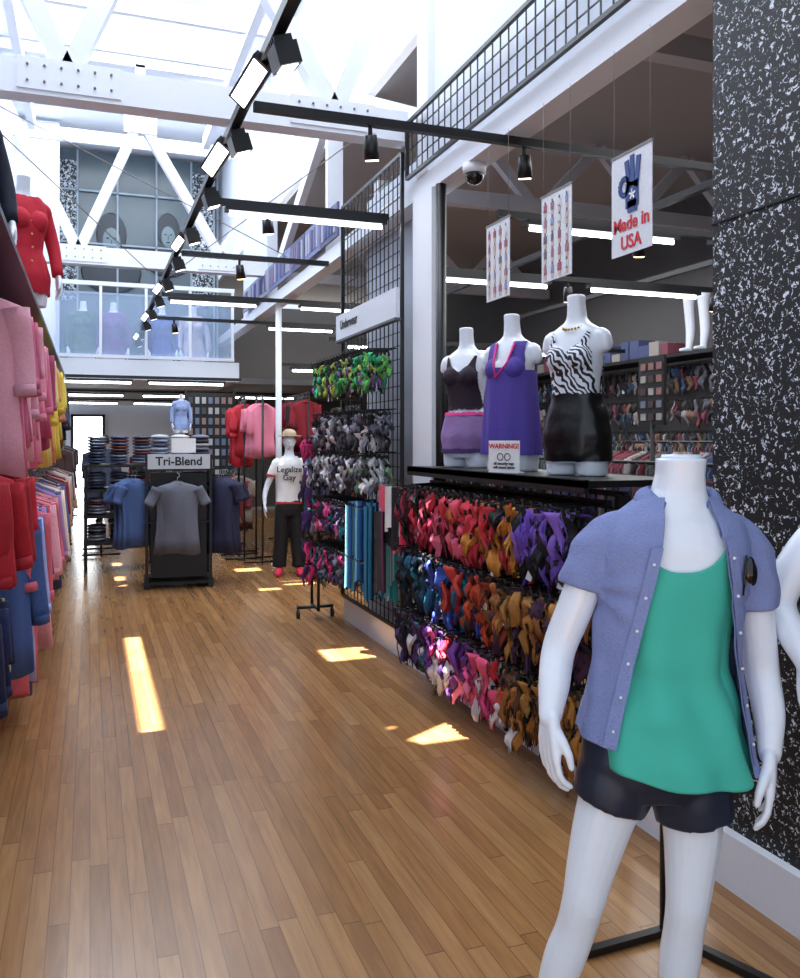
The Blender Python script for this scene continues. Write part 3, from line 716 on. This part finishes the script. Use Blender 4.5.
    for side in(0,1):
        rl=[[],[]]
        for i in range(25):
            z=1.37-.47*i/24 if side==0 else 1.39-.54*i/24
            x=(-.018-.2328*(1.447-z)) if side==0 else (.100+.1429*(1.47-z))
            x0=x; x1=x-.026 if side==0 else x+.026
            rl[0].append(Vector((x0,fy(x0,z)-.009,z))); rl[1].append(Vector((x1,fy(x1,z)-.009,z)))
            if i%4==2:
                xb=(x0+x1)/2; bt.tube([(xb,fy(xb,z)-.0095,z),(xb,fy(xb,z)-.012,z)],.004,n=10)
        b.loft(rl,cap=False,closed=False)
    b.obj('plackets',CHAM,FG); bt.obj('buttons',WHITE,FG)
    s=MB(); gx=.172; gy=fy(.172,1.3)-.02
    s.ell((gx+.002,gy,1.315),(.013,.006,.032)); s.ell((gx+.012,gy+.008,1.305),(.010,.005,.028)); s.tube([(gx-.008,gy-.002,1.35),(gx-.012,gy,1.29),(gx-.014,gy+.002,1.255)],.0025,n=6)
    s.obj('sunglasses',mat('sunglass_black',C(12,12,14),.12),FG)
shirtobj()
NAVY=mat('navy_satin',C(24,34,54),.42,bump=.3,bscale=12)
b=MB(); b.loft(srings(dense([(.755,-.02,0,.12,.095),(.80,-.02,0,.17,.116),(.84,-.02,0,.18,.120),(.88,-.02,0,.177,.118),(.94,-.015,0,.164,.110)],14)))
b.tube([(-.10,0,.84),(-.115,0,.78),(-.132,0,.725)],[.094,.098,.092],n=24,sub=3)
b.tube([(.055,0,.84),(.07,0,.75),(.078,0,.69)],[.094,.098,.094],n=24,sub=3)
me=remesh(b,.007,5)
for v in me.vertices:
    v.co.x+=.004*noise.noise(v.co*16); v.co.y+=.006*noise.noise(Vector((v.co.x*22,0,v.co.z*9)))
mkobj('shorts',me,NAVY,FG)
b=MB(); b.tube([(.215,.68,.02),(.215,.68,.86)],.012,n=10); b.tube([(.215,.68,.86),(.02,.06,.88)],.012)
b.beam((.215,.68,.015),(-.07,.56,.015),.03,.022); b.beam((.215,.68,.015),(.46,.40,.015),.03,.022); b.beam((.215,.68,.015),(.3,.9,.015),.03,.022)
b.obj('stand',BLK,FG)
G2=grp('male_mannequin',(1.905,1.60,0),-20.04)
la=[((-.15,.0,1.39),.058),((-.21,.01,1.33),.05),((-.262,.02,1.24),.044),((-.272,.01,1.19),.040),((-.268,-.06,1.13),.036),((-.262,-.12,1.075),.026)]
ra=[(( .19,.0,1.38),.055),((.2,-.03,1.25),.045),((.20,-.06,1.1),.04),((.20,-.12,.98),.035),((.19,-.16,.9),.026)]
m2=[(r[0],r[1]*0,r[2],r[3],r[4]) for r in male]
bb=body(m2,[(la,((-.262,-.125,1.07),(.05,-.15,-1),(.5,-1,0),(1,.3,0),.35,1.0)),(ra,((.19,-.165,.89),(0,-.1,-1),(-.2,-1,0),(-1,0,0),.3,1.0))],
  [[((-.08,0,.83),.085),((-.09,0,.66),.07),((-.1,-.01,.48),.053),((-.1,.02,.3),.05),((-.1,.03,.1),.032)],[((.08,0,.83),.085),((.09,0,.66),.07),((.1,-.01,.48),.053),((.1,.02,.3),.05),((.1,.03,.1),.032)]],.006)
mkobj('body',bb,GLOSS,G2)
BCL=mat('black_cloth',C(18,18,22),.8,bump=.3,bscale=30)
shell(bb,lambda c:.95<c.z<1.45 and abs(c.x)<.19,.012,'tank_top',BCL,G2,.01)
shell(bb,lambda c:.12<c.z<.98 and abs(c.x)<.19,.02,'trousers',BCL,G2,.01)
fem=[(.06,0,0,.15,.09),(.12,0,0,.160,.105),(.2,0,0,.165,.112),(.28,0,0,.150,.10),(.38,0,0,.115,.082),(.46,0,-.003,.118,.085),(.55,0,-.008,.135,.095),(.63,0,-.003,.142,.085),(.69,0,0,.142,.072),(.72,0,.003,.115,.06),(.745,0,.004,.068,.05),(.775,0,.002,.048,.046),(.84,0,-.004,.043,.044),(.885,0,-.006,.044,.046)]
b=MB(); b.loft(srings(dense(fem,36),32))
for s in(-1,1):
    b.tube([(s*.08,0,.14),(s*.082,0,.05),(s*.082,0,0)],[.083,.080,.075],n=20,sub=3)
    b.ell((s*.060,-.078,.57),(.056,.05,.056))
    b.tube([(s*.11,0,.68),(s*.140,0,.67),(s*.156,.0,.63)],[.040,.043,.038],n=16,sub=3,rnd=True)
FEM=remesh(b,.008,5)
def fem_torso(name,loc,rz,outfit,s=1):
    g=grp(name,loc,rz); g.scale=(s,s,s); mkobj('body',FEM.copy(),GLOSS,g); outfit(g); return g
def nck(lo_): return lambda c: lo_<c.z<.70 and abs(c.x)<.115 and not(c.y<0 and c.z>.60+ (abs(c.x)/.09)**2*.1) and not (abs(c.x)>.105 and c.z>.6)
def o1(g):
    shell(FEM,nck(.36),.008,'tank_top',mat('plum_knit',C(38,22,40),.8,bump=.4,bscale=90),g)
    shell(FEM,lambda c:.1<c.z<.33,.012,'shorts',mat('purple_shorts',C(140,110,165),.7,bump=.3),g,.012)
    shell(FEM,lambda c:.09<c.z<.125,.018,'shorts_cuff',mat('purple_cuff',C(90,65,120),.7),g,.012)
    shell(FEM,lambda c:.32<c.z<.345,.016,'waist_cord',mat('pink_trim',C(220,60,140),.6),g)
def o2(g):
    PU=mat('violet_mesh',C(76,58,155),.7,bump=.5,bscale=120)
    shell(FEM,lambda c:.5<c.z<.72 and abs(c.x)<.118 and not(c.y<0 and abs(c.x)<.045 and c.z>.58),.010,'tunic_top',PU,g)
    b=MB(); rings=[]
    for i in range(16):
        t=i/15; z=.56-.47*t
        rings.append([Vector(((.150+.03*t+.014*math.sin(9*a)*t)*math.cos(a),(.118+.01*t+.012*math.sin(9*a+1)*t)*math.sin(a)-.008,z)) for a in [2*math.pi*k/54 for k in range(54)]])
    b.loft(rings,cap=False); b.obj('tunic_skirt',PU,g)
    b=MB(); b.tube([(-.06,-.07,.715),(-.045,-.125,.6),(-.03,-.13,.52)],.007,n=6); b.tube([(.06,-.07,.715),(.045,-.125,.6),(-.03,-.13,.52)],.007,n=6); b.obj('pink_trim',mat('pink_edge',C(220,50,140),.6),g)
def o3(g):
    shell(FEM,nck(.36),.008,'zebra_top',zebra(),g)
    shell(FEM,lambda c:.07<c.z<.40,.014,'leather_skirt',mat('black_leather',C(12,12,14),.28,bump=.5,bscale=14),g,.008)
    b=MB()
    for k in range(25):
        a=math.pi*2*k/24; b.ell((.060*math.cos(a),-.012+.064*math.sin(a),.739+.03*math.sin(a)),(.007,.007,.007),n=6,m=4)
    b.obj('necklace',mat('gold',C(190,150,60),.3,metal=.8),g)
fem_torso('female_torso_form',(2.25,3.63,1.447),-62,o3)
fem_torso('female_torso_form',(2.25,4.31,1.447),-60,o2)
fem_torso('female_torso_form',(2.25,4.93,1.447),-55,o1)
def o4(colr):
    def f(g):
        m=mat('knit_top',colr,.8,bump=.3)
        shell(FEM,lambda c:.08<c.z<.735,.018,'jacket',m,g,.014)
        b=MB()
        for s in(-1,1): b.tube([(s*.14,0,.67),(s*.19,.0,.52),(s*.21,-.03,.38),(s*.205,-.08,.22)],[.053,.048,.043,.038],n=14,sub=3)
        b.obj('sleeves',m,g)
        b=MB()
        for s in(-1,1): hand(b,(s*.205,-.09,.2),(0,-.2,-1),(-s*.1,-1,0),(-s,0,0),.3,.95)
        me=remesh(b,.006,3); mkobj('hands',me,GLOSS,g)
        b=MB()
        for k in range(5): b.ell((0,-.135+.01*abs(k-2),.2+.09*k),(.008,.005,.008),n=8,m=5)
        b.obj('buttons',mat('gold_button',C(200,180,120),.4),g)
    return f
fem_torso('dressed_torso_form',(-.42,6.2,2.518),30,o4(C(195,26,50)),.98)
fem_torso('dressed_torso_form',(-.60,4.75,2.518),30,o4(C(22,26,48)))
for x,cc in ((.35,C(110,60,130)),(1.1,C(60,70,160)),(1.6,C(200,190,210)),(-.1,C(60,90,60))):
    fem_torso('dressed_torso_form',(x,14.3,2.832),0,o4(cc),1.1)
# ---------------------------------------------------------------- centre full mannequin
G3=grp('dressed_mannequin',(2.25,10.05,0),-12)
fm=[(r[0]*.97,0,r[2],r[3]*.88,r[4]*.9) for r in male]
la=[((-.14,0,1.34),.05),((-.2,0,1.22),.042),((-.26,.02,1.08),.036),((-.29,-.02,.96),.03),((-.29,-.06,.86),.022)]
ra=[((.14,0,1.34),.05),((.2,0,1.22),.042),((.25,.02,1.08),.036),((.25,-.03,.96),.03),((.24,-.08,.86),.022)]
cb=body(fm,[(la,((-.29,-.065,.85),(0,-.1,-1),(0,-1,0),(1,0,0),.3,.95)),(ra,((.24,-.085,.85),(0,-.1,-1),(0,-1,0),(-1,0,0),.3,.95))],
 [[((-.08,0,.8),.085),((-.1,0,.48),.05),((-.12,.02,.1),.032)],[((.08,0,.8),.085),((.1,0,.48),.05),((.12,.02,.1),.032)]],.009,head=(1.61,0))
mkobj('body',cb,GLOSS,G3)
TEE=mat('white_tee',C(238,236,236),.85,bump=.2); TR=mat('red_trim',C(200,45,65),.8)
shell(cb,lambda c:.86<c.z<1.42 and (abs(c.x)<.17 or c.z>1.2) and not(c.z>1.38 and abs(c.x)<.06),.016,'tee_shirt',TEE,G3,.01)
shell(cb,lambda c:(.855<c.z<.89 and abs(c.x)<.2) or (abs(c.x)>.18 and 1.18<c.z<1.215),.02,'tee_trim',TR,G3)
text('tee_print','Legalize\nGay',.095,INK,G3,(0,-.135,1.22),(90,0,0))
def trousers(g,m):
    b=MB(); b.loft(srings(dense([(.72,0,0,.15,.11),(.8,0,0,.165,.12),(.9,0,0,.15,.11)],6)))
    for s in(-1,1): b.tube([(s*.075,0,.82),(s*.095,0,.5),(s*.12,.0,.1)],[.095,.09,.085],n=18,sub=5)
    mkobj('trousers',remesh(b,.012,4),m,g)
def shoes(g,m):
    b=MB()
    for s in(-1,1): b.tube([(s*.12,.06,.05),(s*.125,-.05,.055),(s*.13,-.14,.045),(s*.135,-.19,.035)],[.045,.048,.045,.03],n=12,rnd=True)
    b.obj('sneakers',m,g)
trousers(G3,BCL); shoes(G3,mat('red_canvas',C(215,40,75),.7))
b=MB(); b.ell((0,0,1.69),(.085,.10,.065),n=18); b.tube([(0,0,1.665),(0,0,1.675)],[.145,.14],n=24); b.obj('hat',mat('straw_tan',C(186,166,138),.9,bump=.3),G3)
# shopper near the back door
SH=grp('shopper',(.27,17.5,0),160)
mkobj('body',cb.copy(),mat('skin',C(190,140,115),.6),SH)
shell(cb,lambda c:.86<c.z<1.43 and (abs(c.x)<.17 or c.z>1.0),.016,'coat',mat('dark_coat',C(30,30,38),.8),SH,.01)
shell(cb,lambda c:c.z>1.55 and (c.y>-.05 or c.z>1.68),.012,'hair',mat('hair_brown',C(45,32,25),.7),SH,.008)
trousers(SH,mat('jeans',C(40,48,70),.8)); shoes(SH,BLKM)
# ---------------------------------------------------------------- tri-blend rack
G4=grp('tee_display_rack',(.93,9.77,0),-4)
b=MB()
for x in(-.34,.34):
    for y in(-.2,.35): b.box((x,y,.75),(.03,.03,1.42)); b.box((x,y,.03),(.06,.06,.05))
b.box((0,.08,1.30),(.75,.6,.03)); b.box((0,.08,.06),(.75,.6,.03)); b.box((0,.08,.72),(.7,.55,.02))
b.tube([(0,-.2,1.22),(0,-.42,1.22)],.01); b.tube([(-.34,.1,1.22),(-.6,.1,1.22)],.01); b.tube([(.34,.1,1.22),(.6,.1,1.22)],.01)
b.box((0,.1,.68),(.6,.4,1.15)); b.obj('frame',BLK,G4)
b=MB(); b.box((0,-.22,1.385),(.66,.03,.16),C(200,206,214)); b.obj('sign_board',VC,G4)
text('sign_text','Tri-Blend',.13,INK,G4,(0,-.238,1.385),(90,0,0))
b=MB()
for k in range(3): shirt(b,(-.02,-.42+.06*k,1.17),rnd(-4,4),jit(C(100,104,118),.04),.76,.25,.14,.045,splay=.6)
for k in range(3): shirt(b,(-.46-.04*k,-.05+.06*k,1.19),35,jit(C(80,106,160),.05),.74,.20,.14,.045,splay=.4)
for k in range(4): shirt(b,(.44+.03*k,-.05+.06*k,1.19),-28,jit(C(34,38,70),.05),.84,.20,.14,.045,splay=.4)
b.obj('tee_shirts',FAB,G4)
b=MB()
for x,cols in ((-.2,[C(150,160,185),C(190,195,210),C(90,100,130)]),(.02,[C(200,205,215),C(220,215,215),C(150,155,180)]),(.24,[C(60,60,70),C(120,120,140),C(180,180,190)])):
    for k in range(8):
        M=Matrix.Rotation(R(rnd(-4,4)),3,'Z')
        b.ell((x,.1,1.34+.045*k),(.105,.16,.028),cols[k%3],n=16,m=6,M=M)
b.obj('folded_clothes',FAB,G4)
b=MB(); b.box((.05,-.16,1.56),(.26,.01,.16),C(240,241,245)); b.obj('placard',VC,G4)
fem_torso('dressed_torso_form',(.98,10.0,1.70),0,o4(C(150,170,215)),.5)
g=grp('folded_clothes_table',(.35,11.3,0)); b=MB()
for x in(-.4,.4):
    for y in(-.3,.3): b.box((x,y,.5),(.04,.04,1.0),C(20,20,22))
for z in (.35,.68,1.0,1.3): b.box((0,0,z),(.85,.65,.03),C(25,25,28))
for x in(-.4,.4): b.box((x,.3,.65),(.04,.04,1.3),C(20,20,22)); b.box((x,-.3,1.15),(.04,.04,.3),C(20,20,22))
for z in (.37,.70,1.02,1.32):
    for j in range(3):
        for k in range(5 if z<1.3 else random.choice([4,6,9])): b.ell((-.27+.27*j,rnd(-.02,.02),z+.025+.038*k),(.12,.24,.025),jit(random.choice([C(60,70,100),C(100,110,140),C(40,45,60),C(150,155,170),C(120,60,60)])),n=14,m=5)
b.obj('table_and_stacks',VC,g)
G5=grp('postcard_rack',(1.75,13.35,0),0); b=MB(); b.box((0,.02,1.55),(.75,.03,1.6),C(30,30,32))
for i in range(9):
    for j in range(7): b.box((-.3+.1*j,-.01,.95+.16*i),(.06,.01,.10),random.choice([C(190,190,195),C(130,130,140),C(80,80,85),C(160,130,125),C(110,125,150)]))
for x in(-.37,.37): b.box((x,.02,1.2),(.03,.05,2.4),C(20,20,20))
b.obj('panel',VC,G5)
g=grp('fascia_sign'); b=MB(); b.box((2.1,6.6,2.62),(.03,1.6,.22),C(215,220,230)); b.box((2.1,6.6,2.5),(.05,1.6,.02),C(90,90,95)); b.obj('board',VC,g)
text('label','Underwear',.11,INK,g,(2.08,7.0,2.63),(90,0,-90))
g=grp('print_panels'); b=MB()
for k in range(8):
    b.box((2.19,8.0+.66*k,3.7),(.02,.62,.32),random.choice([C(120,130,175),C(160,165,185),C(90,95,130)]))
    for j in range(5): b.box((2.175,7.78+.66*k+.11*j,3.7),(.01,.06,.22),random.choice([C(80,90,140),C(170,170,185),C(130,120,150)]))
b.obj('prints',VC,g)
g=grp('merchandise_wall'); b=MB(); fr=MB()
for z in (.9,1.3,1.7,2.1,2.5):
    fr.box((6.85,9,z+.02),(.03,12,.03)); y=3.2
    while y<14:
        for lay in(0,1): brief(b,(6.75,y+rnd(-.04,.04),z-.12*lay),90+rnd(-40,40),jit(random.choice([C(50,45,55),C(110,110,120),C(130,60,75),C(60,90,120),C(170,160,160),C(60,60,60),C(130,100,80)])),rnd(.05,.08),rnd(.12,.2),random.random()<.4,kind=random.choice(KD))
        y+=.12
fr.box((6.7,9,2.62),(.5,12,.04)); b.obj('underwear',FAB,g); fr.obj('shelves',BLK,g)
g=grp('shelf_merchandise'); b=MB(); y=3.3
while y<14:
    if not 7.2<y<8.4:
        h=rnd(.08,.3); b.box((6.6,y,2.645+h/2),(.25,rnd(.08,.2),h),jit(random.choice([C(60,60,65),C(120,120,130),C(150,145,140),C(130,65,80),C(70,80,120)])))
    y+=.2
b.obj('boxes',VC,g)
g=grp('hosiery_leg_forms'); b=MB()
for y in (7.4,7.62,7.95,8.2): b.tube([(6.6,y,2.66),(6.6,y,2.72),(6.62,y,2.9),(6.6,y,3.15),(6.6,y,3.3)],[.035,.04,.055,.06,.075],n=14,sub=3); b.tube([(6.6,y,2.68),(6.48,y,2.67)],[.035,.02],n=10,rnd=True)
b.obj('legs',GLOSS,g)
g=grp('postcard_rack'); b=MB(); b.box((4.6,6.2,2.05),(.03,.35,.6),C(25,25,28))
for i in range(5):
    for j in range(3): b.box((4.58,6.08+.11*j,1.82+.11*i),(.01,.07,.06),random.choice([C(150,110,105),C(120,125,140),C(170,165,160),C(80,55,55)]))
b.tube([(4.6,6.2,0),(4.6,6.2,1.8)],.02,C(20,20,20)); b.obj('stand',VC,g)
# ---------------------------------------------------------------- lights
def area(n,loc,sx,sy,p,col,rot=(0,0,0)):
    l=bpy.data.lights.new(n,'AREA'); l.shape='RECTANGLE'; l.size=sx; l.size_y=sy; l.energy=p; l.color=col
    o=bpy.data.objects.new(n,l); sc.collection.objects.link(o); o.location=loc; o.rotation_euler=[R(a) for a in rot]; return o
area('skylight_light',(.55,8.8,6.55),2.8,11.5,560,(.88,.94,1))
s=bpy.data.lights.new('sun','SUN'); s.energy=48; s.angle=R(.5); s.color=(1,.97,.90)
o=bpy.data.objects.new('sun',s); sc.collection.objects.link(o); o.rotation_euler=Vector((SA,-SB,-1)).to_track_quat('-Z','Y').to_euler()
area('side_room_fill',(4.6,7,3.85),3,8,270,(.95,.96,1))  # added fill light, brightens the side room beyond its tubes
area('rear_fill',(1.5,18.5,2.5),3,7,95,(.95,.97,1))  # fill added to lift the dim rear, not a fitting of the shop
w=bpy.data.worlds.new('World'); sc.world=w; w.use_nodes=True
w.node_tree.nodes['Background'].inputs[0].default_value=(.74,.85,1,1); w.node_tree.nodes['Background'].inputs[1].default_value=1.4
sc.view_settings.view_transform='Standard'
cam=bpy.data.cameras.new('Camera'); co=bpy.data.objects.new('Camera',cam); sc.collection.objects.link(co)
cam.sensor_fit='HORIZONTAL'; cam.sensor_width=36; cam.lens=38.25; cam.shift_y=-49/800
co.location=(0,0,1.62); co.rotation_euler=(R(90),0,R(-20.04)); sc.camera=co
